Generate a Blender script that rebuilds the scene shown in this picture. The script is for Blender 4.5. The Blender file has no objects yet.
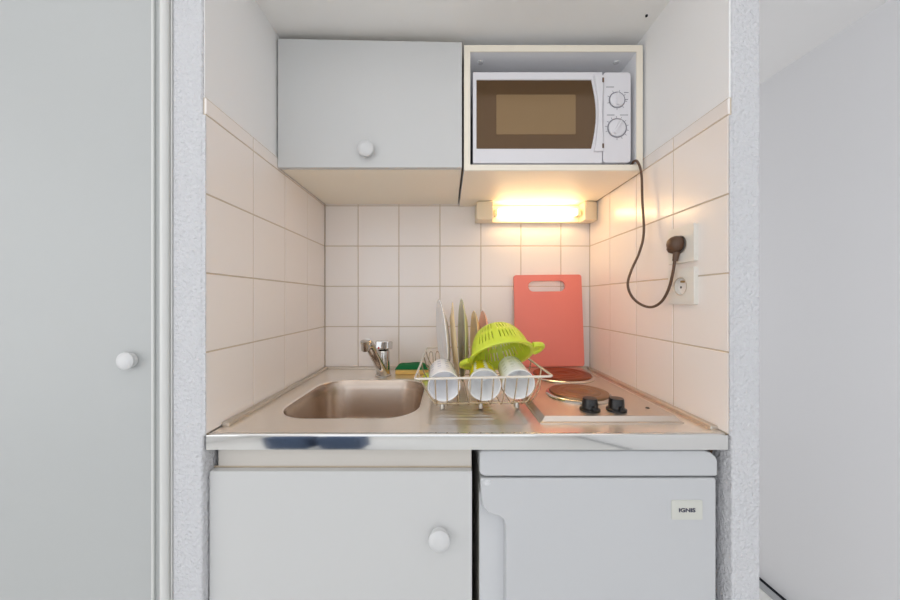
import bpy, bmesh, math, random
from mathutils import Vector, Matrix
random.seed(7)
PI = math.pi
scene = bpy.context.scene
COL = scene.collection
EYE = 1.15            # camera height in metres; the back wall of the kitchenette is 1.226 m away


def Z(dz):
    return EYE + dz


# ------------------------------------------------------------------ materials
def lin(c):
    return tuple((v / 255 / 12.92 if v / 255 <= .04045 else ((v / 255 + .055) / 1.055) ** 2.4) for v in c)


def mat(name, rgb, rough=.5, metal=0., coat=0., noise=None, bump=None, spec=None, trans=0.):
    m = bpy.data.materials.new(name)
    m.use_nodes = True
    nt = m.node_tree
    b = nt.nodes['Principled BSDF']
    c = lin(rgb)
    b.inputs['Base Color'].default_value = (*c, 1)
    b.inputs['Roughness'].default_value = rough
    b.inputs['Metallic'].default_value = metal
    b.inputs['Coat Weight'].default_value = coat
    b.inputs['Coat Roughness'].default_value = .08
    if spec is not None:
        b.inputs['Specular IOR Level'].default_value = spec
    if trans:
        b.inputs['Transmission Weight'].default_value = trans
    tc = nt.nodes.new('ShaderNodeTexCoord')
    if noise:
        scale, amt = noise
        n = nt.nodes.new('ShaderNodeTexNoise')
        n.inputs['Scale'].default_value = scale
        n.inputs['Detail'].default_value = 4
        nt.links.new(tc.outputs['Object'], n.inputs['Vector'])
        r = nt.nodes.new('ShaderNodeMix')
        r.data_type = 'RGBA'
        r.inputs[6].default_value = (*[v * (1 - amt) for v in c], 1)
        r.inputs[7].default_value = (*[min(1, v * (1 + amt)) for v in c], 1)
        nt.links.new(n.outputs['Fac'], r.inputs[0])
        nt.links.new(r.outputs[2], b.inputs['Base Color'])
    if bump:
        scale, strength, dist = bump
        n = nt.nodes.new('ShaderNodeTexNoise')
        n.inputs['Scale'].default_value = scale
        n.inputs['Detail'].default_value = 3
        nt.links.new(tc.outputs['Object'], n.inputs['Vector'])
        bp = nt.nodes.new('ShaderNodeBump')
        bp.inputs['Strength'].default_value = strength
        bp.inputs['Distance'].default_value = dist
        nt.links.new(n.outputs['Fac'], bp.inputs['Height'])
        nt.links.new(bp.outputs['Normal'], b.inputs['Normal'])
    return m


def steel(name, rgb, rough, stretch, amt=.05, bumpd=.00005):
    """brushed metal: noise stretched along one direction"""
    m = bpy.data.materials.new(name)
    m.use_nodes = True
    nt = m.node_tree
    b = nt.nodes['Principled BSDF']
    b.inputs['Metallic'].default_value = 1
    tc = nt.nodes.new('ShaderNodeTexCoord')
    mp = nt.nodes.new('ShaderNodeMapping')
    mp.inputs['Scale'].default_value = stretch
    n = nt.nodes.new('ShaderNodeTexNoise')
    n.inputs['Scale'].default_value = 1
    n.inputs['Detail'].default_value = 3
    nt.links.new(tc.outputs['Object'], mp.inputs['Vector'])
    nt.links.new(mp.outputs['Vector'], n.inputs['Vector'])
    mr = nt.nodes.new('ShaderNodeMapRange')
    mr.inputs['To Min'].default_value = rough - amt
    mr.inputs['To Max'].default_value = rough + amt
    nt.links.new(n.outputs['Fac'], mr.inputs['Value'])
    nt.links.new(mr.outputs['Result'], b.inputs['Roughness'])
    b.inputs['Base Color'].default_value = (*lin(rgb), 1)
    return m


M = {}
M['paint'] = mat('white_wall_paint', (244, 243, 242), .6, noise=(3, .015))
M['soffit'] = mat('niche_ceiling_paint', (245, 243, 240), .6)
M['stucco'] = mat('rough_white_stucco', (217, 217, 220), .75, bump=(150, 1.0, .0065))
M['tile'] = mat('cream_glazed_tile', (245, 238, 233), .22, coat=.25, noise=(1.5, .02))
M['grout'] = mat('tan_grout', (200, 184, 162), .8)
M['door'] = mat('pale_grey_door_paint', (187, 189, 188), .45)
M['trim'] = mat('highlight_trim_paint', (222, 222, 219), .3)  # lighter than the door paint: highlights of moulding and bead put into the colour
M['rail'] = mat('off_white_rail', (214, 208, 200), .45)
M['inside'] = mat('lightened_shelf_laminate', (244, 244, 246), .4)  # cabinet laminate lightened to offset the shade inside the shelf
M['panel'] = mat('sliding_panel_white', (243, 243, 244), .45)
M['floor'] = mat('light_grey_floor', (236, 235, 232), .5, noise=(8, .05))
M['lam'] = mat('white_laminate', (208, 208, 207), .4, noise=(2, .01))
M['cream'] = mat('cream_laminate', (246, 237, 220), .45)
M['under'] = mat('lightened_cream_laminate', (252, 243, 226), .45)  # cream laminate lightened to make up for weak light on the undersides
M['knob'] = mat('white_plastic_knob', (216, 216, 216), .3)
M['fridge'] = mat('white_enamel', (202, 203, 205), .28)
M['fridge_grip'] = mat('grey_white_grip_plastic', (218, 219, 221), .4)
M['white_plastic'] = mat('white_plastic', (228, 226, 230), .3)
M['black'] = mat('black_plastic', (22, 20, 20), .3)
M['dark'] = mat('dark_gap', (20, 24, 36), .7)
M['mark'] = mat('grey_print', (138, 136, 144), .5)
M['steel'] = steel('brushed_steel_top', (250, 245, 238), .30, (25, 3, 8))
M['steel_front'] = steel('polished_steel_edge', (218, 217, 215), .075, (3, 60, 60), .015)
M['bowl'] = steel('satin_steel_bowl', (200, 184, 170), .27, (45, 45, 3), .008)
M['hob'] = steel('hob_steel', (214, 203, 193), .42, (30, 5, 8))
M['steel_satin'] = steel('satin_steel_trim', (214, 206, 196), .5, (30, 30, 30))
M['chrome'] = mat('chrome', (205, 202, 198), .07, 1)
M['chrome_d'] = mat('satin_chrome', (190, 186, 180), .25, 1)
M['iron'] = mat('reflection_brown_iron', (144, 116, 88), .36, .7, noise=(40, .12))  # brown of the lamp's reflection mixed into the iron colour
M['iron2'] = mat('reflection_orange_iron', (138, 72, 44), .42, .5, noise=(40, .12))  # orange-brown reflection painted into the iron colour
M['wire'] = mat('white_coated_wire', (226, 218, 205), .25, .1)
M['wire2'] = mat('worn_metal_wire', (200, 180, 150), .25, .7)
M['board'] = mat('coral_red_plastic', (242, 136, 122), .35, noise=(3, .03))
M['lime'] = mat('lime_green_plastic', (216, 230, 72), .28)
M['sponge_g'] = mat('green_scouring_pad', (10, 112, 62), .9, bump=(500, .6, .002))
M['sponge_y'] = mat('yellow_foam', (232, 190, 110), .9, bump=(300, .6, .002))
M['china'] = mat('white_china', (250, 250, 252), .15, coat=.3)
M['cord'] = mat('brown_grey_cord', (92, 66, 48), .4)
M['sock'] = mat('cream_socket_plastic', (232, 228, 220), .3)
M['hole'] = mat('socket_hole', (70, 60, 50), .6)
M['brass'] = mat('brass_pin', (190, 160, 110), .3, 1)
M['navy'] = mat('navy_fabric', (80, 98, 128), .9, bump=(300, .3, .002))
M['glass_mw'] = mat('bronze_tinted_oven_glass', (92, 68, 42), .10, .35)
M['mesh_mw'] = mat('lighter_oven_window_screen', (132, 106, 72), .18, .3)
M['badge'] = mat('cream_badge', (212, 212, 204), .35)
M['ink'] = mat('dark_blue_ink', (60, 58, 80), .4)
M['red'] = mat('red_dot', (200, 30, 20), .3)
M['alu'] = mat('aluminium_track', (190, 192, 194), .35, .6)
M['lampbody'] = mat('cream_lamp_plastic', (238, 224, 196), .35)


def plate_mat(name, face, back=(236, 234, 230)):
    """plate glaze: the upper side (local +Z) has its own colour, the underside stays pale"""
    m = mat(name, face, .2, coat=.2)
    return m


# warm tube and its translucent cover
def emit(name, rgb, s):
    m = bpy.data.materials.new(name)
    m.use_nodes = True
    nt = m.node_tree
    nt.nodes.clear()
    o = nt.nodes.new('ShaderNodeOutputMaterial')
    e = nt.nodes.new('ShaderNodeEmission')
    e.inputs[0].default_value = (*rgb, 1)
    e.inputs[1].default_value = s
    nt.links.new(e.outputs[0], o.inputs[0])
    return m


M['tube'] = emit('warm_tube_glow', (1, .70, .40), 13)
m = bpy.data.materials.new('frosted_lamp_cover')
m.use_nodes = True
nt = m.node_tree
nt.nodes.clear()
o_ = nt.nodes.new('ShaderNodeOutputMaterial')
tr = nt.nodes.new('ShaderNodeBsdfTransparent')
tr.inputs[0].default_value = (1, .97, .9, 1)
tl = nt.nodes.new('ShaderNodeBsdfTranslucent')
tl.inputs[0].default_value = (1, .93, .8, 1)
df = nt.nodes.new('ShaderNodeBsdfGlossy')
df.inputs[0].default_value = (1, .95, .85, 1)
df.inputs['Roughness'].default_value = .2
m1 = nt.nodes.new('ShaderNodeMixShader')
m1.inputs[0].default_value = .13
m2 = nt.nodes.new('ShaderNodeMixShader')
m2.inputs[0].default_value = .06
nt.links.new(tr.outputs[0], m1.inputs[1])
nt.links.new(tl.outputs[0], m1.inputs[2])
nt.links.new(m1.outputs[0], m2.inputs[1])
nt.links.new(df.outputs[0], m2.inputs[2])
nt.links.new(m2.outputs[0], o_.inputs[0])
M['cover'] = m


def cup_mat(name, base, ink, kind):
    """glazed cup with a printed pattern running round the outside (object Z is the cup's axis)"""
    m = mat(name, base, .16, coat=.3)
    nt = m.node_tree
    b = nt.nodes['Principled BSDF']
    L = nt.links.new

    def math_(op, a, bb=None, c=None):
        n = nt.nodes.new('ShaderNodeMath')
        n.operation = op
        for i, v in enumerate((a, bb, c)):
            if v is None:
                continue
            if isinstance(v, (int, float)):
                n.inputs[i].default_value = v
            else:
                L(v, n.inputs[i])
        return n.outputs[0]
    tc = nt.nodes.new('ShaderNodeTexCoord')
    sx = nt.nodes.new('ShaderNodeSeparateXYZ')
    L(tc.outputs['Object'], sx.inputs[0])
    x, y, z = sx.outputs
    ang = math_('ARCTAN2', y, x)
    rad = math_('SQRT', math_('ADD', math_('MULTIPLY', x, x), math_('MULTIPLY', y, y)))
    if kind == 'zigzag':
        tri = math_('PINGPONG', math_('MULTIPLY', z, 120.), 1.0)
        a = math_('FRACT', math_('ADD', math_('MULTIPLY', ang, 8 / (2 * PI)), math_('MULTIPLY', tri, .14)))
        msk = math_('LESS_THAN', a, .74)
        msk = math_('MULTIPLY', msk, math_('GREATER_THAN', z, .006))
        msk = math_('MULTIPLY', msk, math_('LESS_THAN', z, .078))
    else:
        a = math_('FRACT', math_('MULTIPLY', ang, 11 / (2 * PI)))
        msk = math_('LESS_THAN', a, .45)
        msk = math_('MULTIPLY', msk, math_('LESS_THAN', math_('FRACT', math_('MULTIPLY', z, 60.)), .55))
        msk = math_('MULTIPLY', msk, math_('LESS_THAN', z, .07))
    # only outside: the outer wall radius at height z is .031 + .075 z
    outer = math_('GREATER_THAN', rad, math_('ADD', math_('MULTIPLY', z, .075), .0302))
    msk = math_('MULTIPLY', msk, outer)
    mx = nt.nodes.new('ShaderNodeMix')
    mx.data_type = 'RGBA'
    mx.inputs[6].default_value = (*lin(base), 1)
    mx.inputs[7].default_value = (*lin(ink), 1)
    L(msk, mx.inputs[0])
    L(mx.outputs[2], b.inputs['Base Color'])
    return m


# ------------------------------------------------------------------ mesh helpers
class MB:
    def __init__(self):
        self.bm = bmesh.new()

    def box(self, x0, x1, y0, y1, z0, z1):
        v = [self.bm.verts.new((x, y, z)) for z in (z0, z1) for y in (y0, y1) for x in (x0, x1)]
        for f in ((0, 2, 3, 1), (4, 5, 7, 6), (0, 1, 5, 4), (2, 6, 7, 3), (0, 4, 6, 2), (1, 3, 7, 5)):
            self.bm.faces.new([v[i] for i in f])
        return self

    def prism(self, pts, axis, a, b):
        """pts: 2-D outline; axis: 'x','y','z' extruded from a to b"""
        def p3(p, t):
            return {'x': (t, p[0], p[1]), 'y': (p[0], t, p[1]), 'z': (p[0], p[1], t)}[axis]
        va = [self.bm.verts.new(p3(p, a)) for p in pts]
        vb = [self.bm.verts.new(p3(p, b)) for p in pts]
        n = len(pts)
        self.bm.faces.new(va)
        self.bm.faces.new(list(reversed(vb)))
        for i in range(n):
            j = (i + 1) % n
            self.bm.faces.new([va[j], va[i], vb[i], vb[j]])
        return self

    def ring_prism(self, outer, inner, axis, a, b):
        """frame between two outlines with the same number of points"""
        def p3(p, t):
            return {'x': (t, p[0], p[1]), 'y': (p[0], t, p[1]), 'z': (p[0], p[1], t)}[axis]
        n = len(outer)
        R = [[self.bm.verts.new(p3(p, t)) for p in o] for o, t in ((outer, a), (inner, a), (inner, b), (outer, b))]
        for k in range(4):
            A, B = R[k], R[(k + 1) % 4]
            for i in range(n):
                j = (i + 1) % n
                self.bm.faces.new([A[i], A[j], B[j], B[i]])
        return self

    def tube(self, pts, r, seg=8, closed=False, sx=1.0):
        P = [Vector(p) for p in pts]
        n = len(P)
        rings = []
        prev = None
        for i in range(n):
            if closed:
                t = (P[(i + 1) % n] - P[i - 1]).normalized()
            else:
                t = (P[min(i + 1, n - 1)] - P[max(i - 1, 0)]).normalized()
            if prev is None:
                up = Vector((0, 0, 1)) if abs(t.z) < .9 else Vector((1, 0, 0))
                u = t.cross(up).normalized()
            else:
                u = (prev - t * prev.dot(t)).normalized()
            prev = u
            w = t.cross(u)
            rr = r[i] if isinstance(r, (list, tuple)) else r
            rings.append([self.bm.verts.new(P[i] + u * math.cos(a) * rr * sx + w * math.sin(a) * rr)
                          for a in (2 * PI * k / seg for k in range(seg))])
        m = n if closed else n - 1
        for i in range(m):
            A, B = rings[i], rings[(i + 1) % n]
            for k in range(seg):
                l = (k + 1) % seg
                self.bm.faces.new([A[k], A[l], B[l], B[k]])
        if not closed:
            self.bm.faces.new(list(reversed(rings[0])))
            self.bm.faces.new(rings[-1])
        return self

    def lathe(self, prof, mtx=None, seg=40, close=False):
        """prof: (r, z) pairs turned about Z then moved by mtx"""
        mtx = mtx or Matrix()
        rings = []
        for r, z in prof:
            if r < 1e-6:
                rings.append([self.bm.verts.new(mtx @ Vector((0, 0, z)))])
            else:
                rings.append([self.bm.verts.new(mtx @ Vector((r * math.cos(a), r * math.sin(a), z)))
                              for a in (2 * PI * k / seg for k in range(seg))])
        for A, B in zip(rings, rings[1:]):
            for k in range(seg):
                l = (k + 1) % seg
                if len(A) == 1 and len(B) == 1:
                    continue
                if len(A) == 1:
                    self.bm.faces.new([A[0], B[l], B[k]])
                elif len(B) == 1:
                    self.bm.faces.new([A[k], A[l], B[0]])
                else:
                    self.bm.faces.new([A[k], A[l], B[l], B[k]])
        return self

    def build(self, name, m, parent=None, bevel=0, seg=2, angle=35, fix=True, sub=0, offset=None):
        if fix:
            bmesh.ops.recalc_face_normals(self.bm, faces=self.bm.faces[:])
        for f in self.bm.faces:
            f.smooth = True
        for e in self.bm.edges:
            if len(e.link_faces) == 2 and e.calc_face_angle(0) > math.radians(angle):
                e.smooth = False
        me = bpy.data.meshes.new(name)
        self.bm.to_mesh(me)
        self.bm.free()
        ob = bpy.data.objects.new(name, me)
        COL.objects.link(ob)
        for mm in (m if isinstance(m, list) else [m]):
            me.materials.append(mm)
        if parent is not None:
            ob.parent = parent
            ob.matrix_parent_inverse = parent_world(parent).inverted()
        if bevel:
            b = ob.modifiers.new('bevel', 'BEVEL')
            b.width = bevel
            b.segments = seg
            b.limit_method = 'ANGLE'
            b.angle_limit = math.radians(35)
            b.harden_normals = True
        if sub:
            s = ob.modifiers.new('sub', 'SUBSURF')
            s.levels = s.render_levels = sub
        return ob


def parent_world(p):
    w = Matrix.LocRotScale(p.location, p.rotation_euler, p.scale)
    if p.parent is not None:
        return parent_world(p.parent) @ p.matrix_parent_inverse @ w
    return w


def tag(o, label=None, cat=None, group=None, kind=None):
    for k, v in (('label', label), ('category', cat), ('group', group), ('kind', kind)):
        if v:
            o[k] = v
    return o


def empty(name, loc, label, cat, group=None):
    o = bpy.data.objects.new(name, None)
    o.empty_display_size = .05
    COL.objects.link(o)
    o.location = loc
    return tag(o, label, cat, group)


def struct(ob, label=None):
    ob['kind'] = 'structure'
    if label:
        ob['label'] = label
    return ob


def smooth_path(pts, n=12, closed=False):
    """Catmull-Rom through the points"""
    P = [Vector(p) for p in pts]
    out = []
    N = len(P)
    rng = range(N) if closed else range(N - 1)
    for i in rng:
        p0 = P[i - 1] if (closed or i > 0) else P[0] * 2 - P[1]
        p1, p2 = P[i], P[(i + 1) % N]
        p3 = P[(i + 2) % N] if (closed or i + 2 < N) else P[-1] * 2 - P[-2]
        for k in range(n):
            t = k / n
            out.append(.5 * ((2 * p1) + (p2 - p0) * t + (2 * p0 - 5 * p1 + 4 * p2 - p3) * t * t + (3 * p1 - p0 - 3 * p2 + p3) * t ** 3))
    if not closed:
        out.append(P[-1])
    return out


def rrect(x0, x1, y0, y1, r, n=6):
    pts = []
    for cx, cy, a0 in ((x1 - r, y1 - r, 0), (x0 + r, y1 - r, 90), (x0 + r, y0 + r, 180), (x1 - r, y0 + r, 270)):
        for k in range(n + 1):
            a = math.radians(a0 + 90 * k / n)
            pts.append((cx + r * math.cos(a), cy + r * math.sin(a)))
    return pts


# ------------------------------------------------------------------ the setting
CEIL = Z(.888)
SOFF = Z(.725)
YB = 1.226           # face of the tiles on the back wall
XL, XR = -.459, .538  # tile faces on the side walls

struct(MB().box(-2.2, 1.9, -2.6, 2.4, -.1, 0).build('floor', M['floor']))
struct(MB().box(-2.2, 1.9, -2.6, 2.4, CEIL, CEIL + .1).build('ceiling', M['paint']))
struct(MB().box(-.465, .543, .628, 1.24, SOFF, CEIL).build('ceiling_niche', M['soffit']), 'dropped ceiling inside the kitchenette niche')

# niche walls: the two side partitions end in rough stucco faces towards the room
w = struct(MB().box(-.5225, -.465, .620, 1.30, 0, CEIL).build('wall_left', M['stucco'], bevel=.004))
w2 = struct(MB().box(.543, .5963, .620, 2.3, 0, CEIL).build('wall_right', M['stucco'], bevel=.004))
wb = struct(MB().box(-.5225, .543, 1.232, 1.30, 0, CEIL).build('wall_back', M['paint']))
# smooth painted lining of the niche sides above the tiles
struct(MB().box(-.466, -.4635, .624, 1.232, Z(.387), SOFF).build('wall_left_lining', M['paint'], w))
struct(MB().box(.5395, .5435, .624, 1.232, Z(.387), SOFF).build('wall_right_lining', M['paint'], w2))


def tiles(parent, plane, d, t, us, zs):
    """plane: 'back','left','right'; bevelled tiles set on a grout bed"""
    mb, g, b, th = MB(), .0014, .0008, .0040

    def P(u, z, dd):
        return {'back': (u, d - dd, z), 'left': (d + dd, u, z), 'right': (d - dd, u, z)}[plane]
    for u0, u1 in zip(us, us[1:]):
        for z0, z1 in zip(zs, zs[1:]):
            a0, a1, c0, c1 = min(u0, u1) + g, max(u0, u1) - g, z0 + g, z1 - g
            k = random.uniform(-.0003, .0003)
            lo = [(a0, c0), (a1, c0), (a1, c1), (a0, c1)]
            hi = [(a0 + b, c0 + b), (a1 - b, c0 + b), (a1 - b, c1 - b), (a0 + b, c1 - b)]
            vl = [mb.bm.verts.new(P(u, z, 0)) for u, z in lo]
            vm = [mb.bm.verts.new(P(u, z, th - .0008)) for u, z in lo]
            vh = [mb.bm.verts.new(P(u, z, th + k * .3)) for u, z in hi]
            for A, B in ((vl, vm), (vm, vh)):
                for i in range(4):
                    mb.bm.faces.new([A[i], A[(i + 1) % 4], B[(i + 1) % 4], B[i]])
            mb.bm.faces.new(vh)
    o = mb.build('tiling', M['tile'], parent, angle=15)
    return o


zs = [Z(v) for v in (-.2568, -.100, .0515, .203, .3545, .387)]
xs = [XL, -.3346, -.181, -.0265, .1275, .278, .4286, XR]
ys = [YB, 1.0755, .925, .7745, .6215]
tiles(wb, 'back', YB + .0045, 0, xs, zs)
tiles(w, 'left', XL - .0045, 0, ys, zs)
tiles(w2, 'right', XR + .0030, 0, ys, zs)
MB().box(XL, XR, YB + .0017, 1.2325, zs[0], zs[-1]).build('grout_bed', M['grout'], wb)
MB().box(-.4655, XL - .0017, .623, 1.2325, zs[0], zs[-1]).build('grout_bed', M['grout'], w)
MB().box(XR + .0002, .5435, .623, 1.2325, zs[0], zs[-1]).build('grout_bed', M['grout'], w2)

MB().box(-.4660, -.4592, .6196, .6214, Z(-.2575), Z(.352)).build('plaster_edge', M['stucco'], w)
MB().box(.5376, .5435, .6196, .6214, Z(-.2575), Z(.352)).build('plaster_edge', M['stucco'], w2)

# small dark fixing hole in the dropped ceiling
d1 = MB().lathe([(0, 0), (.003, 0), (.003, .004), (0, .004)], Matrix.Translation((.508, .83, SOFF - .003)), 12).build('fixing_hole', M['dark'], bpy.data.objects['ceiling_niche'])

# left: cupboard door with moulded frame, in the wall plane
struct(MB().box(-.5465, -.5225, .6265, .70, 0, CEIL).build('wall_left_jamb', M['paint']))
fr = [(-.5225, .70), (-.5225, .6185), (-.5235, .6180), (-.5240, .632), (-.5262, .632), (-.5266, .6185)]
for k in range(11):   # round moulding
    a = PI * k / 10
    fr.append((-.5345 + .0078 * math.cos(a), .6185 - .0085 * math.sin(a)))
fr += [(-.5425, .70)]
struct(MB().prism(fr, 'z', 0, CEIL).build('trim_1', M['trim'], angle=25), 'white round moulding beside the stucco pier')
fr = [(-.5423, .70), (-.5423, .6225), (-.5560, .6225)]
for k in range(7):
    a = PI * k / 6
    fr.append((-.5585 + .0024 * math.cos(a), .6215 - .0045 * math.sin(a)))
fr += [(-.5625, .6230), (-.5625, .70)]
struct(MB().prism(fr, 'z', 0, CEIL).build('trim_4', M['door'], angle=25), 'flat grey door frame strip with a thin bead')
MB().tube([(-.5588, .6195, 0), (-.5588, .6195, CEIL)], .0026, 12).build('bead', M['trim'], bpy.data.objects['trim_4'])  # the bead's highlight comes from the lighter trim colour
dl = struct(MB().box(-1.42, -.5632, .6255, .665, .008, CEIL - .003).build('door_1', M['door'], bevel=.001), 'plain pale grey door left of the kitchenette')
KN = [(0, 0), (.0165, 0), (.0175, .0015), (.0165, .004), (.0150, .006), (.0155, .008), (.0195, .0105), (.0208, .0135), (.0203, .0165), (.0170, .0195), (.010, .0212), (0, .0216)]


def knob(parent, x, y, z, s=1.0, name='door_knob'):
    mt = Matrix.Translation((x, y, z)) @ Matrix.Rotation(PI / 2, 4, 'X') @ Matrix.Scale(s, 4)
    return MB().lathe([(r, h) for r, h in KN], mt, 36).build(name, M['knob'], parent)


knob(dl, -.606, .6255, Z(-.115), .80)
struct(MB().box(-2.2, -1.42, .62, .70, 0, CEIL).build('wall_front_left', M['paint']))

# right: big sliding panel, slightly out of square, with a floor track
def XP(y):
    return 1.356 - .049 * y


struct(MB().prism([(XP(-2.6), -2.6), (XP(2.4), 2.4), (XP(2.4) + .06, 2.4), (XP(-2.6) + .06, -2.6)], 'z', .0065, CEIL).build('door_2', M['panel']), 'tall plain white sliding panel right of the stucco pier')
struct(MB().prism([(XP(-2.6) - .012, -2.6), (XP(2.4) - .012, 2.4), (XP(2.4) + .06, 2.4), (XP(-2.6) + .06, -2.6)], 'z', 0, .0012).build('trim_2', M['dark']), 'dark strip painting the shade in the gap under the sliding panel')  # dark colour laid in for the shade of the gap
tk = MB()
tk.prism([(XP(-2.6) - .042, -2.6), (XP(2.4) - .042, 2.4), (XP(2.4) - .012, 2.4), (XP(-2.6) - .012, -2.6)], 'z', 0, .004)
tk.prism([(XP(-2.6) - .044, -2.6), (XP(2.4) - .044, 2.4), (XP(2.4) - .0415, 2.4), (XP(-2.6) - .0415, -2.6)], 'z', 0, .007)
struct(tk.build('trim_3', M['alu']), 'grey aluminium floor track of the sliding panel')
struct(MB().box(.546, 1.5, 2.3, 2.4, 0, CEIL).build('wall_far_right', M['paint']))
struct(MB().box(-2.3, -2.2, -2.6, .70, 0, CEIL).build('wall_side', M['paint']))
# rear wall behind the viewer with a wide window
wr = MB()
wr.box(-2.2, -1.55, -2.7, -2.6, 0, CEIL)
wr.box(1.05, 1.6, -2.7, -2.6, 0, CEIL)
wr.box(-1.55, 1.05, -2.7, -2.6, 0, .25)
wr.box(-1.55, 1.05, -2.7, -2.6, 1.97, CEIL)
struct(wr.build('wall_rear', M['paint']))
wf = MB()
for x in (-1.55, -.28, 1.0):
    wf.box(x, x + .05, -2.68, -2.62, .25, 1.97)
wf.box(-1.55, 1.05, -2.68, -2.62, .25, .30)
wf.box(-1.55, 1.05, -2.68, -2.62, 1.92, 1.97)
struct(wf.build('window_1', M['white_plastic']), 'window behind the viewer')

# two navy ottomans in the room, mirrored in the steel edge of the worktop
for i, (x, lb) in enumerate(((-1.105, 'navy fabric ottoman in the room, nearer the door wall, mirrored in the steel edge'),
                             (-.735, 'navy fabric ottoman in the room, nearer the viewer, mirrored in the steel edge'))):
    e = empty('ottoman', (x, -1.15, 0), lb, 'ottoman', 'navy ottomans')
    MB().box(x - .15, x + .15, -1.31, -.99, .12, .42).build('cushion', M['navy'], e, bevel=.04, seg=4)
    for sx in (-1, 1):
        for sy in (-1, 1):
            MB().tube([(x + sx * .1, -1.15 + sy * .1, 0), (x + sx * .1, -1.15 + sy * .1, .13)], [.010, .014]).build('leg', M['lam'], e)

# ------------------------------------------------------------------ worktop with sink
wt = empty('kitchen_worktop', (0, .9, .862), 'stainless steel kitchen worktop with an inset sink and ribbed drainer', 'worktop')
T = Z(-.257)
BX0, BX1, BY0, BY1 = -.388, -.066, .708, 1.052
mb = MB()
bowl_out = rrect(BX0, BX1, BY0, BY1, .085, 10)
cxm, cym = (BX0 + BX1) / 2, (BY0 + BY1) / 2
RX0, RX1, RY0, RY1 = XL + .001, -.045, .633, YB - .001


def to_rect(p):
    dx, dy = p[0] - cxm, p[1] - cym
    k = 1e9
    if dx > 1e-9: k = min(k, (RX1 - cxm) / dx)
    if dx < -1e-9: k = min(k, (RX0 - cxm) / dx)
    if dy > 1e-9: k = min(k, (RY1 - cym) / dy)
    if dy < -1e-9: k = min(k, (RY0 - cym) / dy)
    return [cxm + dx * k, cym + dy * k]


# dense outline with rect corners snapped
dense = []
for i, p in enumerate(bowl_out):
    q = bowl_out[(i + 1) % len(bowl_out)]
    L_ = math.dist(p, q)
    nn = max(1, int(L_ / .02))
    for k in range(nn):
        dense.append((p[0] + (q[0] - p[0]) * k / nn, p[1] + (q[1] - p[1]) * k / nn))
rectp = [to_rect(p) for p in dense]
for c in ((RX0, RY0), (RX1, RY0), (RX0, RY1), (RX1, RY1)):
    j = min(range(len(rectp)), key=lambda i: math.dist(rectp[i], c))
    rectp[j] = list(c)
prev = None
rings = []
for s, z in ((1, T), (.12, T), (.06, T + .0008), (.02, T), (0, T - .002)):
    rings.append([mb.bm.verts.new((d[0] + (r[0] - d[0]) * s, d[1] + (r[1] - d[1]) * s, z)) for d, r in zip(dense, rectp)])
nD = len(dense)
for A, B in zip(rings, rings[1:]):
    for i in range(nD):
        mb.bm.faces.new([A[i], A[(i + 1) % nD], B[(i + 1) % nD], B[i]])
# ribbed drainer
GX0, GX1 = -.045, .186


def sm(a, b, v):
    t = max(0, min(1, (v - a) / (b - a)))
    return t * t * (3 - 2 * t)


def hz(x, y):
    inset = sm(-.043, -.033, x) * (1 - sm(.160, .170, x)) * sm(.672, .684, y) * (1 - sm(1.14, 1.155, y))
    rib = sm(-.03, -.018, x) * (1 - sm(.10, .115, x)) * sm(.700, .712, y) * (1 - sm(1.10, 1.12, y))
    return T - .0035 * inset + .0016 * rib * (.5 + .5 * math.cos(2 * PI * (y - .716) / .0192)) ** 1.5


nx, ny = 66, 260
G = [[mb.bm.verts.new((GX0 + (GX1 - GX0) * i / nx, RY0 + (RY1 - RY0) * j / ny, hz(GX0 + (GX1 - GX0) * i / nx, RY0 + (RY1 - RY0) * j / ny)))
      for i in range(nx + 1)] for j in range(ny + 1)]
for j in range(ny):
    for i in range(nx):
        mb.bm.faces.new([G[j][i], G[j][i + 1], G[j + 1][i + 1], G[j + 1][i]])
v = [mb.bm.verts.new(p) for p in ((GX1, RY0, T), (XR - .001, RY0, T), (XR - .001, RY1, T), (GX1, RY1, T))]
mb.bm.faces.new(v)
top = mb.build('worktop_surface', M['steel'], wt, angle=50)
# front edge, a folded steel strip
prof = [(.633, T)]
for k in range(7):
    a = math.radians(90 * k / 6)
    prof.append((.631 - .005 * math.sin(a), T - .005 + .005 * math.cos(a)))
prof += [(.626, Z(-.2875)), (.628, Z(-.289)), (.70, Z(-.289)), (.70, T - .012), (.633, T - .004)]
MB().prism(prof, 'x', XL - .0035, XR + .002).build('front_edge', M['steel_front'], wt, angle=25)
MB().box(XL + .001, BX0 - .03, .70, YB - .001, T - .028, T - .006).box(BX0 - .03, BX1 + .03, BY1 + .02, YB - .001, T - .028, T - .006).box(BX1 + .03, XR - .001, .70, YB - .001, T - .028, T - .006).build('underlay', M['dark'], wt)
# upstand along the walls
us = MB()
us.box(XL + .0005, XL + .016, .662, YB - .0005, T - .001, T + .008)
us.box(XR - .016, XR - .0005, .645, YB - .0005, T - .001, T + .008)
us.box(XL + .016, XR - .016, YB - .018, YB - .0005, T - .001, T + .008)
us.build('upstand', M['steel_satin'], wt, bevel=.003, seg=3)
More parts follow.
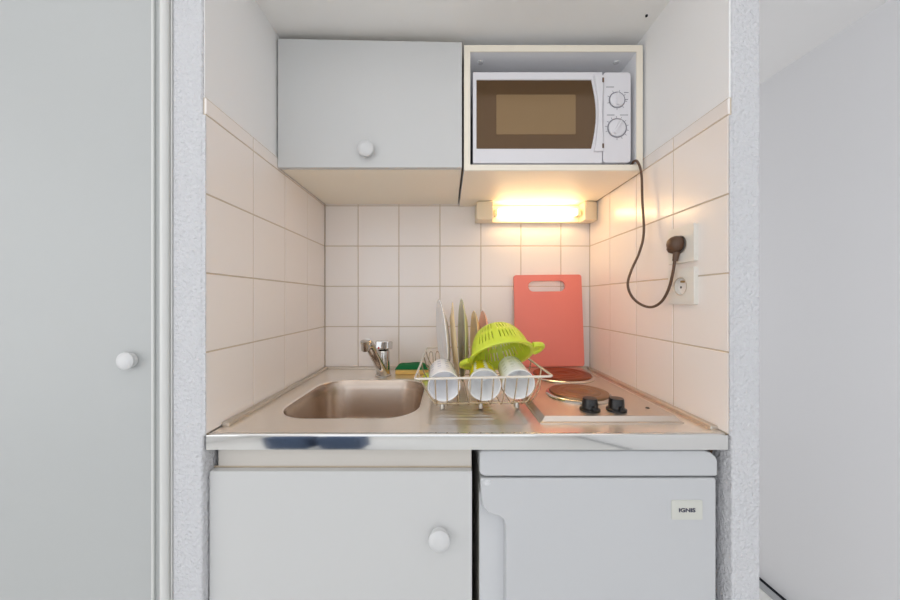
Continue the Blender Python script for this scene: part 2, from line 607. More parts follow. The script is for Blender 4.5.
# bowl
bw = MB()
rings = []
for s, z in ((0, T - .002), (.002, T - .006), (.008, T - .03), (.016, T - .11), (.022, T - .130), (.034, T - .143), (.052, T - .149), (.12, T - .151)):
    pts = []
    for d in dense:
        dx, dy = d[0] - cxm, d[1] - cym
        hx, hy = (BX1 - BX0) / 2, (BY1 - BY0) / 2
        pts.append((cxm + dx * (hx - s) / hx, cym + dy * (hy - s) / hy, z))
    rings.append([bw.bm.verts.new(p) for p in pts])
for A, B in zip(rings, rings[1:]):
    for i in range(nD):
        bw.bm.faces.new([A[i], A[(i + 1) % nD], B[(i + 1) % nD], B[i]])
bw.bm.faces.new(rings[-1])
bo = bw.build('sink_bowl', M['bowl'], wt, angle=60)
MB().lathe([(0, .003), (.02, .003), (.034, .004), (.038, .002), (.04, 0)], Matrix.Translation((cxm, cym, T - .151)), 32).build('strainer', M['chrome'], bo)

# ------------------------------------------------------------------ hob
hb = empty('electric_hob', (.343, .93, T), 'stainless steel two-plate electric hob set in the worktop', 'hob')
HX0, HX1, HY0, HY1 = .193, .494, .676, 1.19
H = T + .013
hm = MB()
o0 = rrect(HX0, HX1, HY0, HY1, .004, 3)
o1 = rrect(HX0 + .004, HX1 - .004, HY0 + .004, HY1 - .003, .004, 3)
o2 = rrect(HX0 + .012, HX1 - .012, HY0 + .0105, HY1 - .010, .004, 3)
rr_ = []
for o, z in ((o0, T + .0002), (o0, T + .002), (o1, T + .0035), (o2, H)):
    rr_.append([hm.bm.verts.new((p[0], p[1], z)) for p in o])
for A, B in zip(rr_, rr_[1:]):
    for i in range(len(A)):
        hm.bm.faces.new([A[i], A[(i + 1) % len(A)], B[(i + 1) % len(A)], B[i]])
hm.bm.faces.new(rr_[-1])
hm.build('hob_frame', M['hob'], hb, angle=20)


def burner(x, y, r, m_, lb):
    ring = MB().lathe([(r + .009, 0), (r + .009, .003), (r + .005, .0065), (r + .001, .007), (r, .003)], Matrix.Translation((x, y, H)), 64).build('hotplate', M['chrome'], hb)
    ring['label'] = lb
    pr = [(0, .0105), (.020, .0105), (.022, .0115), (.024, .0118)]
    pr += [(r * f, .0120) for f in (.35, .5)] + [(r * .52, .0113), (r * .54, .0120), (r * .72, .0120), (r * .74, .0113), (r * .76, .0120), (r * .95, .0120), (r * .99, .0112), (r, .009), (r, 0)]
    MB().lathe(pr, Matrix.Translation((x, y, H)), 64).build('iron_disc', m_, ring)


burner(.337, .835, .0715, M['iron'], 'front cast iron hotplate, grey-brown with bright rim')
burner(.366, 1.040, .088, M['iron2'], 'rear hotplate with an orange-brown reflection in its colour')
for x in (.3165, .375):
    y = .722
    k = MB().lathe([(.0215, 0), (.0215, .004), (.018, .006), (.0165, .008), (.0155, .024), (.0145, .027), (0, .0275)], Matrix.Translation((x, y, H)), 28)
    k = k.build('control_knob', M['black'], hb)
    MB().box(x - .0035, x + .0035, y - .0225, y + .010, H + .005, H + .013).build('knob_pointer', M['black'], k, bevel=.001)
MB().lathe([(0, .002), (.0035, .002), (.0045, 0)], Matrix.Translation((.452, .735, H)), 16).build('pilot_lamp', M['hole'], hb)

# ------------------------------------------------------------------ lower cabinet
lc = empty('sink_cabinet', (-.2, .9, 0), 'white base cabinet with a plain door under the sink', 'cabinet')
cb = MB()
cb.box(-.457, -.441, .654, 1.2, .0, Z(-.2905))
cb.box(.033, .049, .654, 1.2, .0, Z(-.2905))
cb.box(-.441, .033, .70, 1.2, .10, .116)
cb.box(-.441, .033, .69, .705, 0, .10)
cb.box(-.441, .033, 1.185, 1.2, .116, Z(-.2905))
cb.build('carcass', M['cream'], lc)
MB().box(-.457, .049, .651, .668, Z(-.336), Z(-.2905)).build('top_rail', M['rail'], lc, bevel=.001)
dr = MB().box(-.4625, .0485, .634, .650, .10, Z(-.3335)).build('cabinet_door', M['lam'], lc, bevel=.0012)
knob(dr, (439.5 - 447) / 513, .634, Z(-(535 - 300) / 513), 1.0, 'knob')
MB().box(-.4635, .0485, .6505, .6535, .10, Z(-.331)).build('door_edging', M['grout'], lc)

# ------------------------------------------------------------------ fridge
fg = empty('under_counter_fridge', (.294, .9, 0), 'small white under-counter fridge right of the base cabinet', 'fridge')
S = 517.


def fx(px): return (px - 447) / S
def fz(py): return EYE - (py - 300) / S


MB().box(.0655, .522, .680, 1.19, .02, Z(-.346)).build('fridge_body', M['fridge'], fg, bevel=.004)
lid = []
lx0, lx1, lz0, lz1 = fx(479.5), fx(719.5), fz(477.5), Z(-.293)
lid = [(lx0 + .010, lz0), (lx1 - .002, lz0), (lx1, lz0 + .003), (lx1, lz1 - .020), (lx1 - .004, lz1 - .012), (lx1 - .013, lz1 - .004), (lx1 - .026, lz1), (lx0 + .006, lz1), (lx0 + .001, lz1 - .005), (lx0, lz0 + .010), (lx0 + .003, lz0 + .004)]
MB().prism(lid, 'y', .634, 1.19).build('fridge_lid', M['fridge'], fg, bevel=.006, seg=4)
outl = [(fx(718), fz(479.5)), (fx(718), .09), (fx(506), .09), (fx(506), fz(545)), (fx(505.7), fz(528)), (fx(504), fz(521.5)), (fx(500), fz(518)), (fx(494), fz(516.5)), (fx(487.5), fz(514)), (fx(483), fz(508)), (fx(481), fz(497)), (fx(480.5), fz(479.5))]
MB().prism(outl, 'y', .634, .662).build('fridge_door', M['fridge'], fg, bevel=.0035, seg=3)
gp = []
for k in range(9):
    a = k / 8
    gp.append((fx(480.2) + (.052) * a, .648 + .011 * math.sin(PI * .5 * a)))
gp = [(fx(480.2), .6795)] + gp + [(fx(506) + .002, .6795)]
MB().prism(gp, 'z', .09, fz(497)).build('recessed_grip', M['fridge_grip'], fg, bevel=.001)
MB().box(.0655, fx(718), .661, .6795, .09, fz(480)).build('door_back', M['fridge'], fg)
MB().lathe([(0, .0015), (.003, .0015), (.0045, .002), (.0065, .001), (.007, 0)], Matrix.Translation((fx(487.5), .634, fz(483.5))) @ Matrix.Rotation(PI / 2, 4, 'X'), 20).build('hinge_cap', M['fridge_grip'], fg)
bd = MB().prism(rrect(fx(672.5), fx(703.5), fz(520.5), fz(501), .0025, 4), 'y', .6325, .6345).build('badge', M['badge'], fg, bevel=.0005)


def text(name, body, x, z, y, size, m_, parent, sx=1.0):
    cu = bpy.data.curves.new(name, 'FONT')
    cu.body = body
    cu.size = size
    cu.align_x = 'CENTER'
    cu.align_y = 'CENTER'
    cu.extrude = .0002
    cu.offset = size * .035
    tmp = bpy.data.objects.new(name, cu)
    COL.objects.link(tmp)
    dg = bpy.context.evaluated_depsgraph_get()
    me = bpy.data.meshes.new_from_object(tmp.evaluated_get(dg))
    bpy.data.objects.remove(tmp)
    me.transform(Matrix.Translation((x, y, z)) @ Matrix.Rotation(PI / 2, 4, 'X') @ Matrix.Scale(sx, 4, (1, 0, 0)))
    me.materials.clear()
    me.materials.append(m_)
    o = bpy.data.objects.new(name, me)
    COL.objects.link(o)
    if parent:
        o.parent = parent
        o.matrix_parent_inverse = parent_world(parent).inverted()
    return o


text('badge_lettering', 'IGNIS', fx(687.7), fz(511), .6322, .0105, M['ink'], bd, 1.25)
# small bracket between worktop and partition
br = MB().prism([(.521, Z(-.2895)), (.5435, Z(-.2895)), (.5435, Z(-.296)), (.534, Z(-.302)), (.531, Z(-.312)), (.527, Z(-.312)), (.527, Z(-.300)), (.521, Z(-.296))], 'y', .655, .675).build('worktop_bracket', M['cord'])
tag(br, 'small dark bracket under the right end of the steel worktop', 'bracket')

# ------------------------------------------------------------------ wall cabinets
uc = empty('wall_cabinet', (-.21, 1.05, Z(.36)), 'closed white wall cabinet with flap door above the sink', 'cabinet')
c = MB()
z0, z1 = Z(.3585), Z(.699)
c.box(-.4565, .040, .901, 1.2255, z0 + .0015, z0 + .017)
c.box(-.4565, .040, .901, 1.2255, z1 - .016, z1)
c.box(-.4565, -.4405, .901, 1.2255, z0 + .017, z1 - .016)
c.box(.024, .040, .901, 1.2255, z0 + .017, z1 - .016)
c.box(-.4405, .024, 1.215, 1.2255, z0 + .017, z1 - .016)
c.build('carcass', M['cream'], uc, bevel=.0008)
MB().box(-.4560, .0395, .9015, 1.225, z0 + .0006, z0 + .0016).build('underside_laminate', M['under'], uc)
dq = MB().prism([(-.4585, z0 + .0005), (.0405, z0 + .0005), (.0405, z1 - .0005), (-.4585, z1 + .0095)], 'y', .883, .8985)
dd = dq.build('flap_door', M['lam'], uc, bevel=.0012)
knob(dd, (367 - 447) / 369, .883, EYE + (300 - 151) / 369, 1.05, 'knob')

oc = empty('open_shelf_cabinet', (.289, 1.05, Z(.36)), 'open white wall cabinet with cream edges holding the microwave', 'cabinet')
c = MB()
X0, X1, F = .0465, .5315, .885
z0 = Z(.352)
z1 = Z(.692)
c.box(X0, X1, F + .0025, 1.2255, z1 - .0175, z1)
c.box(X0, X1, F + .0025, 1.2255, z0, z0 + .0155)
c.box(X0, X0 + .017, F + .0025, 1.2255, z0 + .0155, z1 - .0175)
c.box(X1 - .017, X1, F + .0025, 1.2255, z0 + .0155, z1 - .0175)
c.box(X0 + .017, X1 - .017, 1.212, 1.2255, z0 + .0155, z1 - .0175)
c.build('carcass', M['inside'], oc)
ef = MB()
ef.box(X0, X1, F, F + .0025, z1 - .0175, z1).box(X0, X1, F, F + .0025, z0, z0 + .0155)
ef.box(X0, X0 + .0165, F, F + .0025, z0 + .0155, z1 - .0175).box(X1 - .0165, X1, F, F + .0025, z0 + .0155, z1 - .0175)
ef.build('edge_band', M['cream'], oc)
MB().box(X0 + .0005, X1 - .0005, F + .003, 1.225, z0 - .0008, z0 + .0001).build('underside_laminate', M['under'], oc)
for x in (.095, .480):
    MB().lathe([(0, 0), (.007, 0), (.0085, .003)], Matrix.Translation((x, .925, z1 - .0205)), 20).build('screw_cap', M['knob'], oc)

# ------------------------------------------------------------------ microwave
MS = 367.


def ux(px): return (px - 447) / MS
def uz(py): return EYE - (py - 300) / MS


SH = z0 + .0155
mw = empty('microwave_oven', (.287, 1.03, SH), 'white microwave oven with bronze window inside the open cabinet', 'microwave')
MB().box(ux(474), ux(630), .9025, 1.185, SH + .010, uz(73)).build('oven_body', M['white_plastic'], mw, bevel=.004)
FY = .8885
# door with curved right-hand handle edge
gx0, gz0, gz1 = ux(476.5), uz(148.5), uz(79.5)
wo = [(ux(473), uz(162)), (ux(602.3), uz(162))]
inn, out = [], []
N = 16
for k in range(N + 1):
    t = k / N
    zz = gz0 + (gz1 - gz0) * t
    inn.append((ux(591.5) + (ux(596.2) - ux(591.5)) * math.sin(PI * t), zz))
    o_z = uz(163) + (uz(72) - uz(163)) * t
    out.append((ux(602.5), o_z))
outer = [(ux(473), uz(163))] + out + [(ux(473), uz(72))]
inner = [(gx0, gz0)] + inn + [(gx0, gz1)]
dm = MB().ring_prism(outer, inner, 'y', FY, FY + .013).build('oven_door', M['white_plastic'], mw, bevel=.0015)
# raised bowed grip on the door
hl = []
for k in range(N + 1):
    t = k / N
    hl.append((ux(593.5) + (ux(597.5) - ux(593.5)) * math.sin(PI * t), uz(152) + (uz(76) - uz(152)) * t))
hr = [(ux(603.0) - (ux(604.5) - ux(602.5)) * math.sin(PI * (1 - k / N)) * .6, uz(76) + (uz(152) - uz(76)) * k / N) for k in range(N + 1)]
MB().prism(hl + hr, 'y', FY - .006, FY + .002).build('door_grip', M['white_plastic'], dm, bevel=.002, seg=3)
for y0_, y1_ in ((79, 83.5), (144.5, 149)):
    MB().box(ux(601.2), ux(602.9), FY - .0065, FY + .001, uz(y1_), uz(y0_)).build('grip_gap', M['cord'], dm)
MB().prism([(gx0 - .001, gz0 - .001)] + [(a + .001, b) for a, b in inn] + [(gx0 - .001, gz1 + .001)], 'y', FY + .003, FY + .006).build('oven_window', M['glass_mw'], dm)
MB().prism(rrect(ux(496.5), ux(576), uz(134), uz(94), .003, 4), 'y', FY + .0022, FY + .0032).build('window_screen', M['mesh_mw'], dm)
# control panel
cpn = MB().prism(rrect(ux(603.3), ux(631), uz(162.5), uz(72), .009, 5)[0:99], 'y', FY, FY + .013).build('control_panel', M['white_plastic'], mw, bevel=.002, seg=3)
for cx_, cy_, r_, nt_ in ((617, 100, .0205, 8), (617, 128, .0245, 12)):
    x, z = ux(cx_), uz(cy_)
    R = Matrix.Translation((x, FY, z)) @ Matrix.Rotation(PI / 2, 4, 'X')
    dl_ = MB().lathe([(r_ * .95, 0), (r_ * .92, .0025), (r_ * .85, .0032), (0, .0032)], R, 40).build('dial', M['white_plastic'], cpn)
    MB().lathe([(r_ * .97, .0003), (r_ * 1.09, .0003), (r_ * 1.09, .0009), (r_ * .97, .0009)], R, 40).build('dial_ring', M['mark'], cpn)
    gp_ = MB().box(-r_ * .80, r_ * .80, -.003, .003, .003, .0085)
    bmesh.ops.transform(gp_.bm, matrix=R @ Matrix.Rotation(1.1 if nt_ == 12 else PI / 2, 4, 'Z'), verts=gp_.bm.verts)
    gp_.build('dial_grip', M['white_plastic'], dl_, bevel=.001)
    tm = MB()
    for k in range(nt_):
        a = PI * (1.2 + 2 * PI / PI * 0 + 1.6 * k / (nt_ - 1)) * -1 + PI * .3
        t_ = MB()
        cxx, czz = x + r_ * 1.22 * math.cos(a), z + r_ * 1.22 * math.sin(a)
        dx, dz = math.cos(a) * .0026, math.sin(a) * .0026
        nx_, nz_ = -math.sin(a) * .0006, math.cos(a) * .0006
        tm.prism([(cxx - dx - nx_, czz - dz - nz_), (cxx + dx - nx_, czz + dz - nz_), (cxx + dx + nx_, czz + dz + nz_), (cxx - dx + nx_, czz - dz + nz_)], 'y', FY - .0004, FY + .0004)
    tm.build('dial_scale', M['mark'], cpn)
for a, b, y in ((606, 614, 87), (607, 614.5, 115), (620, 628, 115), (624, 628.5, 92.5), (624, 628, 99.5)):
    MB().box(ux(a), ux(b), FY - .0004, FY + .0004, uz(y + .35), uz(y - .35)).build('printed_mark', M['mark'], cpn)
for x in (ux(479), ux(625)):
    for y in (.915, 1.16):
        MB().lathe([(.010, 0), (.012, .011)], Matrix.Translation((x, y, SH + .0003)), 16).build('foot', M['cord'], mw)


def pp(px, py, y):
    return ((px - 447) / 326 * y, y, EYE - (py - 300) / 326 * y)


path = [(.30, 1.20, SH + .030), (.40, 1.198, SH + .02), (.495, 1.17, SH + .006), (.5085, 1.02, SH + .0045), (.508, .91, SH + .0045)]
path += [pp(634.5, 160.8, .880), pp(638.5, 163.5, .872), pp(641.5, 175, .868), pp(642.3, 200, .862), pp(643.8, 232, .852), pp(639.5, 252, .845), pp(631.5, 270, .838),
         pp(627.8, 284, .83), pp(631.5, 296, .82), pp(641, 304.5, .807), pp(652, 307, .795), pp(662, 301, .775), pp(669, 288, .758), pp(673, 272, .746), pp(675, 258, .742)]
cd = MB().tube(smooth_path(path, 8), .0032, 8).build('power_cord', M['cord'], mw)
# plug: head turned about X, bent neck down
px_, py_, pz_ = .538, .742, Z(.127)
pm = Matrix.Translation((px_ - .010, py_, pz_)) @ Matrix.Rotation(-PI / 2, 4, 'Y')
pg = MB().lathe([(0, 0), (.0165, 0), (.0185, .002), (.0185, .010), (.0165, .016), (.0125, .021), (.006, .0235), (0, .024)], pm, 28)
ends = smooth_path([(px_ - .016, py_, pz_), (px_ - .024, py_ + .006, pz_ - .010), pp(676, 252, .743), pp(675, 261, .7425)], 6)
pg.tube(ends, [.011 - .0055 * i / (len(ends) - 1) for i in range(len(ends))], 12)
pg.build('plug', M['cord'], cd, angle=50)

# ------------------------------------------------------------------ wall sockets on the right wall


def socket(zc, label, plugged):
    yc = .738
    e = empty('wall_socket', (XR, yc, zc), label, 'socket')
    pl = MB().ring_prism([(a, b) for a, b in rrect(yc - .041, yc + .041, zc - .041, zc + .041, .003, 7)],
                         [(yc + .0195 * math.cos(t), zc + .0195 * math.sin(t)) for t in [math.radians(v) for v in
                          [4 + 82 * i / 7 for i in range(8)] + [94 + 82 * i / 7 for i in range(8)] + [184 + 82 * i / 7 for i in range(8)] + [274 + 82 * i / 7 for i in range(8)]]],
                         'x', XR - .010, XR).build('faceplate', M['sock'], e, bevel=.0015)
    R = Matrix.Translation((XR - .0005, yc, zc)) @ Matrix.Rotation(-PI / 2, 4, 'Y')
    MB().lathe([(0, 0), (.0188, 0), (.0196, .0095)], R, 32).build('recess', M['sock'], e)
    MB().lathe([(.0192, .0088), (.0205, .0102), (.0198, .0104)], R, 32).build('recess_rim', M['grout'], e)
    if not plugged:
        for dy in (-.0095, .0095):
            MB().lathe([(0, .001), (.0028, .001)], Matrix.Translation((XR - .0006, yc + dy, zc - .002)) @ Matrix.Rotation(-PI / 2, 4, 'Y'), 14).build('pin_hole', M['hole'], e)
        MB().lathe([(.0024, 0), (.0024, .008), (0, .0095)], Matrix.Translation((XR - .0005, yc, zc + .0105)) @ Matrix.Rotation(-PI / 2, 4, 'Y'), 14).build('earth_pin', M['brass'], e)
    return e


socket(Z(.125), 'square white wall socket with the brown plug pushed in', True)
socket(Z(.031), 'empty square white wall socket below the plugged one', False)

# ------------------------------------------------------------------ lamp under the cabinet
lp = empty('strip_lamp', (.36, YB, Z(.32)), 'lit warm strip lamp fixed to tiles under the open cabinet', 'lamp')
a0, a1 = .105, .535
zt, zb = Z(.350), Z(.283)
MB().box(a0, .531, 1.204, YB - .0005, zb + .004, zt - .002).build('back_plate', M['lampbody'], lp, bevel=.003)
MB().prism([(a0 + .004, zb), (.164, zb), (.164, zt), (a0 + .004, zt), (a0, zt - .008), (a0, zb + .006)], 'y', 1.150, 1.2035).build('end_cap', M['lampbody'], lp, bevel=.005, seg=3)
MB().prism([(.486, 1.2035), (.486, 1.150), (.512, 1.150), (.5365, 1.162), (.5365, 1.2035)], 'z', zb, zt).build('end_cap', M['lampbody'], lp, bevel=.004, seg=3)
# translucent cover: U-shaped shell open at the back
cv = MB()
sh = [(1.2035, zt - .003), (1.158, zt - .003), (1.150, zt - .010), (1.150, zb + .008), (1.157, zb + .001), (1.2035, zb + .001)]
A = [cv.bm.verts.new((.1645, y, z)) for y, z in sh]
B = [cv.bm.verts.new((.4855, y, z)) for y, z in sh]
for i in range(len(sh) - 1):
    cv.bm.faces.new([A[i], A[i + 1], B[i + 1], B[i]])
cv.build('diffuser', M['cover'], lp)
for x in (.170, .468):
    MB().box(x, x + .012, 1.168, 1.2035, zb + .022, zt - .022).build('tube_socket', M['lampbody'], lp, bevel=.002)
MB().tube([(.186, 1.176, (zt + zb) / 2), (.464, 1.176, (zt + zb) / 2)], .0115, 16).build('lamp_tube', M['tube'], lp)

# ------------------------------------------------------------------ tap
tp = empty('sink_tap', (-.218, 1.105, T), 'chrome single-lever tap behind the sink', 'tap')
bx, by = -.217, 1.108
MB().lathe([(.027, 0), (.027, .004), (.0235, .006), (.0225, .010), (.0215, .060), (.0215, .082), (.019, .086), (0, .086)], Matrix.Translation((bx, by, T + .0006)), 32).build('tap_body', M['chrome'], tp)
lv = MB().box(-.023, .023, -.030, .045, -.012, .018)
bmesh.ops.transform(lv.bm, matrix=Matrix.Translation((bx + .001, by + .004, T + .100)) @ Matrix.Rotation(math.radians(-8), 4, 'X'), verts=lv.bm.verts)
lvo = lv.build('lever', M['chrome'], tp, bevel=.005, seg=3)
dt = MB().lathe([(0, .001), (.0035, .001), (.0035, 0)], Matrix.Translation((bx - .010, by - .0265, T + .098)) @ Matrix.Rotation(math.radians(82), 4, 'X'), 12).build('temperature_mark', M['red'], lvo)
sp = [(-.211, 1.086, T + .014), (-.2145, 1.065, T + .032), (-.220, 1.02, T + .072), (-.2270, .972, T + .115), (-.230, .957, T + .1265), (-.232, .945, T + .130)]
MB().tube(smooth_path(sp, 5), .0148, 14, sx=1.0).build('spout', M['chrome'], tp, angle=60)
ar = MB().lathe([(0, 0), (.0095, 0), (.0115, .002), (.0115, .022), (.0125, .023), (.0125, .030), (0, .031)],
                Matrix.Translation((-.2345, .938, T + .111)) @ Matrix.Rotation(math.radians(14), 4, 'X'), 20).build('aerator', M['chrome'], tp)

# ------------------------------------------------------------------ sponge and scrubber
sg = empty('washing_sponge', (-.122, 1.15, T), 'green and yellow washing sponge lying between tap and dish rack', 'sponge')
MB().box(-.178, -.066, 1.118, 1.182, T + .0005, T + .018).build('foam', M['sponge_y'], sg, bevel=.003, seg=2)
gm = MB()
nxg, nyg = 14, 8
for s_ in (0,):
    V = []
    for j in range(nyg + 1):
        row = []
        for i in range(nxg + 1):
            u, v_ = i / nxg, j / nyg
            hgt = .018 + .016 * (min(1, 6 * u, 6 * (1 - u)) * min(1, 4 * v_ + .25, 4 * (1 - v_) + .25)) ** .5
            row.append(gm.bm.verts.new((-.179 + .114 * u, 1.117 + .066 * v_, T + hgt + .0015 * math.sin(9 * u + 3 * v_))))
        V.append(row)
    for j in range(nyg):
        for i in range(nxg):
            gm.bm.faces.new([V[j][i], V[j][i + 1], V[j + 1][i + 1], V[j + 1][i]])
    edge = [V[0][i] for i in range(nxg + 1)] + [V[j][nxg] for j in range(1, nyg + 1)] + [V[nyg][i] for i in range(nxg - 1, -1, -1)] + [V[j][0] for j in range(nyg - 1, 0, -1)]
    low = [gm.bm.verts.new((e.co.x, e.co.y, T + .018)) for e in edge]
    for i in range(len(edge)):
        j = (i + 1) % len(edge)
        gm.bm.faces.new([edge[i], edge[j], low[j], low[i]])
gm.build('scouring_pad', M['sponge_g'], sg, angle=70)

sc_ = MB().tube(smooth_path([(-.0655, 1.035, T + .011), (-.066, 1.05, T + .0115), (-.060, 1.08, T + .010), (-.048, 1.105, T + .010)], 6), [.008] + [.0105] * 8 + [.008] * 10, 14).build('dish_brush', M['lime'])
tag(sc_, 'lime-green plastic scrubber handle lying behind the leftmost white cup', 'dish brush')

# ------------------------------------------------------------------ dish rack
dk = empty('dish_rack', (.08, .9, T), 'white wire dish rack standing on the drainer', 'dish rack')
RZ = Z(-.166)
rx0, rx1, ry0, ry1 = -.066, .2235, .682, 1.125
bz = T + .012
bx0, bx1, by0, by1 = -.030, .190, .765, 1.06
rim = [(p[0], p[1], RZ) for p in rrect(rx0, rx1, ry0, ry1, .010, 4)]
MB().tube(rim, .0026, 8, True).build('top_rim', M['wire'], dk)
base = [(p[0], p[1], bz) for p in rrect(bx0, bx1, by0, by1, .010, 4)]
MB().tube(base, .0018, 6, True).build('base_rim', M['wire2'], dk)
for k in range(10):
    x = -.0235 + .0246 * k
    xb = max(bx0, min(bx1, x))
    pts = [(x, ry0, RZ), (x, ry0 + .016, RZ - .030), (xb, ry0 + .038, RZ - .060), (xb, by0 - .022, bz + .004), (xb, by0, bz), (xb, .85, bz), (xb, .95, bz), (xb, by1, bz), (xb, by1 + .02, bz + .03), (x, ry1, RZ)]
    MB().tube(smooth_path(pts, 4), .0013, 6).build('wire', M['wire2'], dk)
for s_, xr_, xb_ in ((0, rx0, bx0), (1, rx1, bx1)):
    for y in (.765, .86, .96, 1.06):
        MB().tube(smooth_path([(xr_, y, RZ), (xr_ + (xb_ - xr_) * .22, y, (RZ + bz) / 2 + .01), (xb_, y, bz + .004), (xb_ + (.01 if s_ == 0 else -.01), y, bz)], 4), .0016, 6).build('wire', M['wire2'], dk)
# plate dividers: hoops standing up behind
for x in (-.054, -.034):
    MB().tube(smooth_path([(x, 1.00, bz), (x, 1.01, RZ - .01), (x + .006, 1.018, RZ + .004), (x + .012, 1.01, RZ - .01), (x + .012, 1.00, bz)], 4), .0013, 6).build('divider', M['wire2'], dk)
for x, y in ((-.011, .775), (.080, .775), (.166, .775), (-.011, 1.045), (.166, 1.045)):
    MB().lathe([(.0055, 0), (.006, .007), (.0045, .0135), (0, .014)], Matrix.Translation((x, y, T - .0034)), 14).build('foot', M['chrome_d'], dk)

dk.rotation_euler.y = -.019      # its right side rests on the raised edge of the hob
dk.location.z += .0036

# ------------------------------------------------------------------ cups
def cup(mouth, bottom, m_, label, roll=0.):
    mo, bo_ = Vector(mouth), Vector(bottom)
    ax = (mo - bo_).normalized()
    e = MB()
    h = .093
    pr = [(0, .0012), (.024, .0012), (.0265, 0), (.0298, .001), (.0312, .006), (.0345, .05), (.0375, .086), (.0382, h), (.0374, h + .0012), (.0362, h),
          (.0355, .086), (.0322, .05), (.0288, .010), (.026, .005), (0, .0045)]
    # keep the printed wall on the radius .031 + .075 z used by the cup material
    pr = [(r if not (0.005 < z < h - .001 and r > .0300 + .07 * z) else .0312 + .075 * z, z) for r, z in pr]
    e.lathe(pr, None, 48)
    ob = e.build('cup', m_, None, angle=50)
    q = ax.to_track_quat('Z', 'Y')
    ob.matrix_world = Matrix.Translation(bo_) @ q.to_matrix().to_4x4() @ Matrix.Rotation(roll, 4, 'Z')
    tag(ob, label, 'cup', 'cups lying along the front of the dish rack')
    return ob


cup((-.0068, .755, Z(-.2005)), (-.0135, .846, Z(-.180)), cup_mat('white_cup_grey_print', (250, 250, 252), (206, 210, 224), 'dots'),
    'white cup with pale grey print lying leftmost in the dish rack')
cup((.0868, .755, Z(-.1975)), (.0905, .846, Z(-.1835)), cup_mat('yellow_cup_white_print', (250, 250, 250), (238, 218, 30), 'zigzag'),
    'yellow cup with white zigzags lying between two white cups')
cup((.1668, .755, Z(-.1970)), (.1620, .846, Z(-.172)), cup_mat('white_cup_fine_print', (250, 250, 250), (230, 230, 226), 'dots'),
    'plain white cup lying rightmost in the rack under the colander')


# ------------------------------------------------------------------ plates
def plate(c, r, yaw, lean, m_, label, flip=1, depth=1.):
    """standing plate: local +Z (upper side) is turned towards -X or +X"""
    pr = [(0, 0), (r * .55, 0), (r * .60, -.0015), (r * .63, 0), (r * .72, .004), (r * .97, .0125), (r, .0150), (r * .99, .0165), (r * .95, .0150), (r * .70, .0065), (r * .60, .0035), (0, .0035)]
    e = MB().lathe([(a, b * depth) for a, b in pr], None, 56)
    ob = e.build('dinner_plate', m_, None, angle=50)
    rot = Matrix.Rotation(math.radians(yaw), 4, 'Z') @ Matrix.Rotation(math.radians(lean), 4, 'Y') @ Matrix.Rotation(flip * PI / 2, 4, 'Y')
    ob.matrix_world = Matrix.Translation(c) @ rot
    tag(ob, label, 'plate', 'plates standing on edge in the dish rack')
    return ob


zc = bz + .0025
plate((-.003, .985, zc + .1235), .1235, 8, -4, M['china'], 'white plate standing leftmost in the dish rack', -1, .9)
plate((.0150, .975, zc + .1185), .1185, -1, -5, mat('tan_glaze', (236, 212, 168), .25, coat=.2), 'tan plate standing right against the white plate', 1, .8)
plate((.0555, .982, zc + .1235), .1235, 2.5, 0, mat('pale_green_glaze', (206, 212, 162), .25, coat=.2), 'pale green plate standing in the middle of the rack', -1, .8)
plate((.099, 1.012, zc + .1055), .1045, 2, 0, mat('pale_orange_glaze', (248, 222, 172), .25, coat=.2), 'pale orange plate standing between the green and pink ones', -1)
plate((.127, 1.015, zc + .1055), .1045, 2, 0, mat('salmon_pink_glaze', (250, 196, 170), .25, coat=.2), 'salmon pink plate standing rightmost behind the colander', -1)

# ------------------------------------------------------------------ colander
CC = ((501.5 - 447) / 326 * .836, .836, -(356.6 - 300) / 326 * .836)
co = empty('colander', (CC[0], CC[1], Z(CC[2])), 'lime-green plastic colander lying upside down on the cups and rack', 'colander')
v = Vector(CC).normalized()
rgt = v.cross(Vector((0, 0, 1))).normalized()
up = rgt.cross(v)
r16 = math.radians(15)
u2 = up * math.cos(r16) - rgt * math.sin(r16)
rg2 = rgt * math.cos(r16) + up * math.sin(r16)
axd = (v * .38 + u2 * .925).normalized()
yv = axd.cross(rg2).normalized()
CM = Matrix.Translation(co.location) @ Matrix((rg2, yv, axd)).transposed().to_4x4()
cm = MB()
R0 = .0765
seg = 192
prof = [(1.0, 0), (.985, .012), (.96, .024), (.925, .036), (.875, .050), (.82, .062), (.745, .074), (.65, .085), (.54, .093), (.42, .098), (.36, .0995), (.2, .1), (0, .1)]
prof = [(r, z * .84) for r, z in prof]
rings = []
for r, z in prof:
    if r == 0:
        rings.append([cm.bm.verts.new(CM @ Vector((0, 0, z)))])
    else:
        rings.append([cm.bm.verts.new(CM @ Vector((R0 * r * math.cos(2 * PI * k / seg), R0 * r * math.sin(2 * PI * k / seg), z))) for k in range(seg)])
for j, (A, B) in enumerate(zip(rings, rings[1:])):
    for k in range(seg):
        if len(B) == 1:
            cm.bm.faces.new([A[k], A[(k + 1) % seg], B[0]])
            continue
        # slots: every second segment over three belts, solid ribs between groups
        if j in (2, 3, 5, 6, 8) and k % 4 == 0 and (k % 24) not in (0,):
            if not (j == 8 and k % 8):
                continue
        cm.bm.faces.new([A[k], A[(k + 1) % seg], B[(k + 1) % seg], B[k]])
cb_ = cm.build('bowl', M['lime'], co, angle=60)
s = cb_.modifiers.new('thick', 'SOLIDIFY')
s.thickness = .0022
s.offset = 0
rm = MB()
rm.lathe([(R0 - .001, -.001), (R0 + .008, -.002), (R0 + .0092, .001), (R0 + .008, .004), (R0, .004), (R0 - .001, -.001)], CM, 96)
rm.build('rim', M['lime'], co, angle=60)
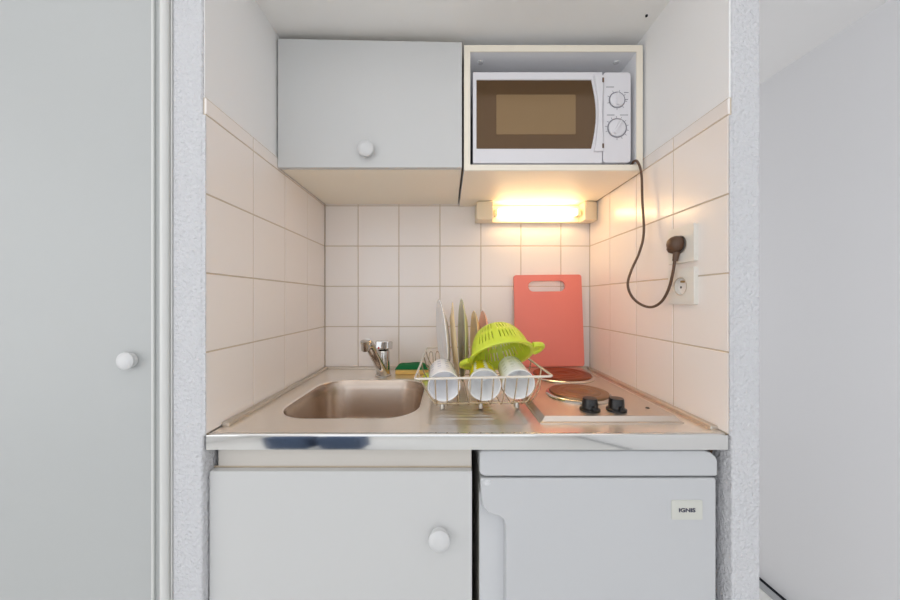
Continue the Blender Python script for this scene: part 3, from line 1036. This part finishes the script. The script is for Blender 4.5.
for sgn in (-1, 1):
    hd = MB()
    # looped ear handle
    pts = [(R0 + .006, -.024, .001), (R0 + .017, -.019, .001), (R0 + .026, -.010, .002), (R0 + .029, 0, .002), (R0 + .026, .010, .002), (R0 + .017, .019, .001), (R0 + .006, .024, .001)]
    hd.tube([CM @ Vector((sgn * p.x, p.y, p.z)) for p in smooth_path(pts, 5)], .0070, 10)
    tabp = smooth_path(pts, 5)
    ta = [hd.bm.verts.new(CM @ Vector((sgn * p.x, p.y, p.z - .002))) for p in tabp]
    tb = [hd.bm.verts.new(CM @ Vector((sgn * p.x, p.y, p.z + .002))) for p in tabp]
    hd.bm.faces.new(ta)
    hd.bm.faces.new(list(reversed(tb)))
    hd.build('handle', M['lime'], co, angle=60)

# ------------------------------------------------------------------ chopping board
cbm = MB()
bw_, bh_ = .2515, .338
outer = rrect(-bw_ / 2, bw_ / 2, 0, bh_, .010, 6)
inner = rrect(-.072, .064, bh_ - .062, bh_ - .023, .0190, 6)
cbm.ring_prism(outer, inner, 'y', 0, .009)
cb2 = cbm.build('chopping_board', M['board'], None, bevel=.0018, seg=3)
lean = math.atan2(.020, bh_)
cb2.matrix_world = Matrix.Translation((.3765, 1.189, H + .0002)) @ Matrix.Rotation(-lean, 4, 'X') @ Matrix.Rotation(math.radians(-.6), 4, 'Y')
tag(cb2, 'coral red plastic chopping board leaning on the tiles behind the hob', 'chopping board')

# ------------------------------------------------------------------ light
def area(name, loc, rot, sx, sy, e, col):
    l = bpy.data.lights.new(name, 'AREA')
    l.shape = 'RECTANGLE'
    l.size, l.size_y, l.energy, l.color = sx, sy, e, col
    o = bpy.data.objects.new(name, l)
    o.location = loc
    o.rotation_euler = rot
    COL.objects.link(o)
    return o


area('rear_window_daylight', (-.25, -2.58, 1.12), (PI / 2, 0, 0), 2.5, 1.6, 3, (.97, .98, 1))
area('side_fill_light', (-2.17, -1.15, 1.25), (PI / 2, 0, -PI / 2), 2.4, 1.4, 10.5, (.97, .98, 1))  # added fill from the left to flatten the light; that wall has no window
area('ceiling_fill_light', (-.1, -.6, CEIL - .02), (0, 0, 0), 2.2, 2.0, 6, (1, .99, .98))  # added overhead fill to even out the niche; no lamp hangs there
area('passage_fill_light', (.95, 2.27, 1.1), (PI / 2, 0, PI), .5, 1.6, 3.4, (1, .99, .98))  # unseen fill added behind the partition to brighten panel and ceiling
wd = bpy.data.worlds.new('world')
scene.world = wd
wd.use_nodes = True
wd.node_tree.nodes['Background'].inputs[0].default_value = (.85, .92, 1, 1)
wd.node_tree.nodes['Background'].inputs[1].default_value = 1.0

# ------------------------------------------------------------------ camera
cam = bpy.data.cameras.new('camera')
cam.sensor_width = 36
cam.lens = 326 / 900 * 36
cam.shift_x = 3 / 900
cam.clip_start = .02
co_ = bpy.data.objects.new('camera', cam)
co_.location = (0, 0, EYE)
co_.rotation_euler = (PI / 2, 0, 0)
COL.objects.link(co_)
scene.camera = co_
scene.view_settings.view_transform = 'Standard'
scene.view_settings.look = 'None'
scene.view_settings.gamma = 1
scene.view_settings.exposure = .38
scene.cycles.max_bounces = 10
scene.cycles.diffuse_bounces = 6
scene.cycles.glossy_bounces = 6
scene.cycles.transparent_max_bounces = 12
scene.cycles.sample_clamp_indirect = 6
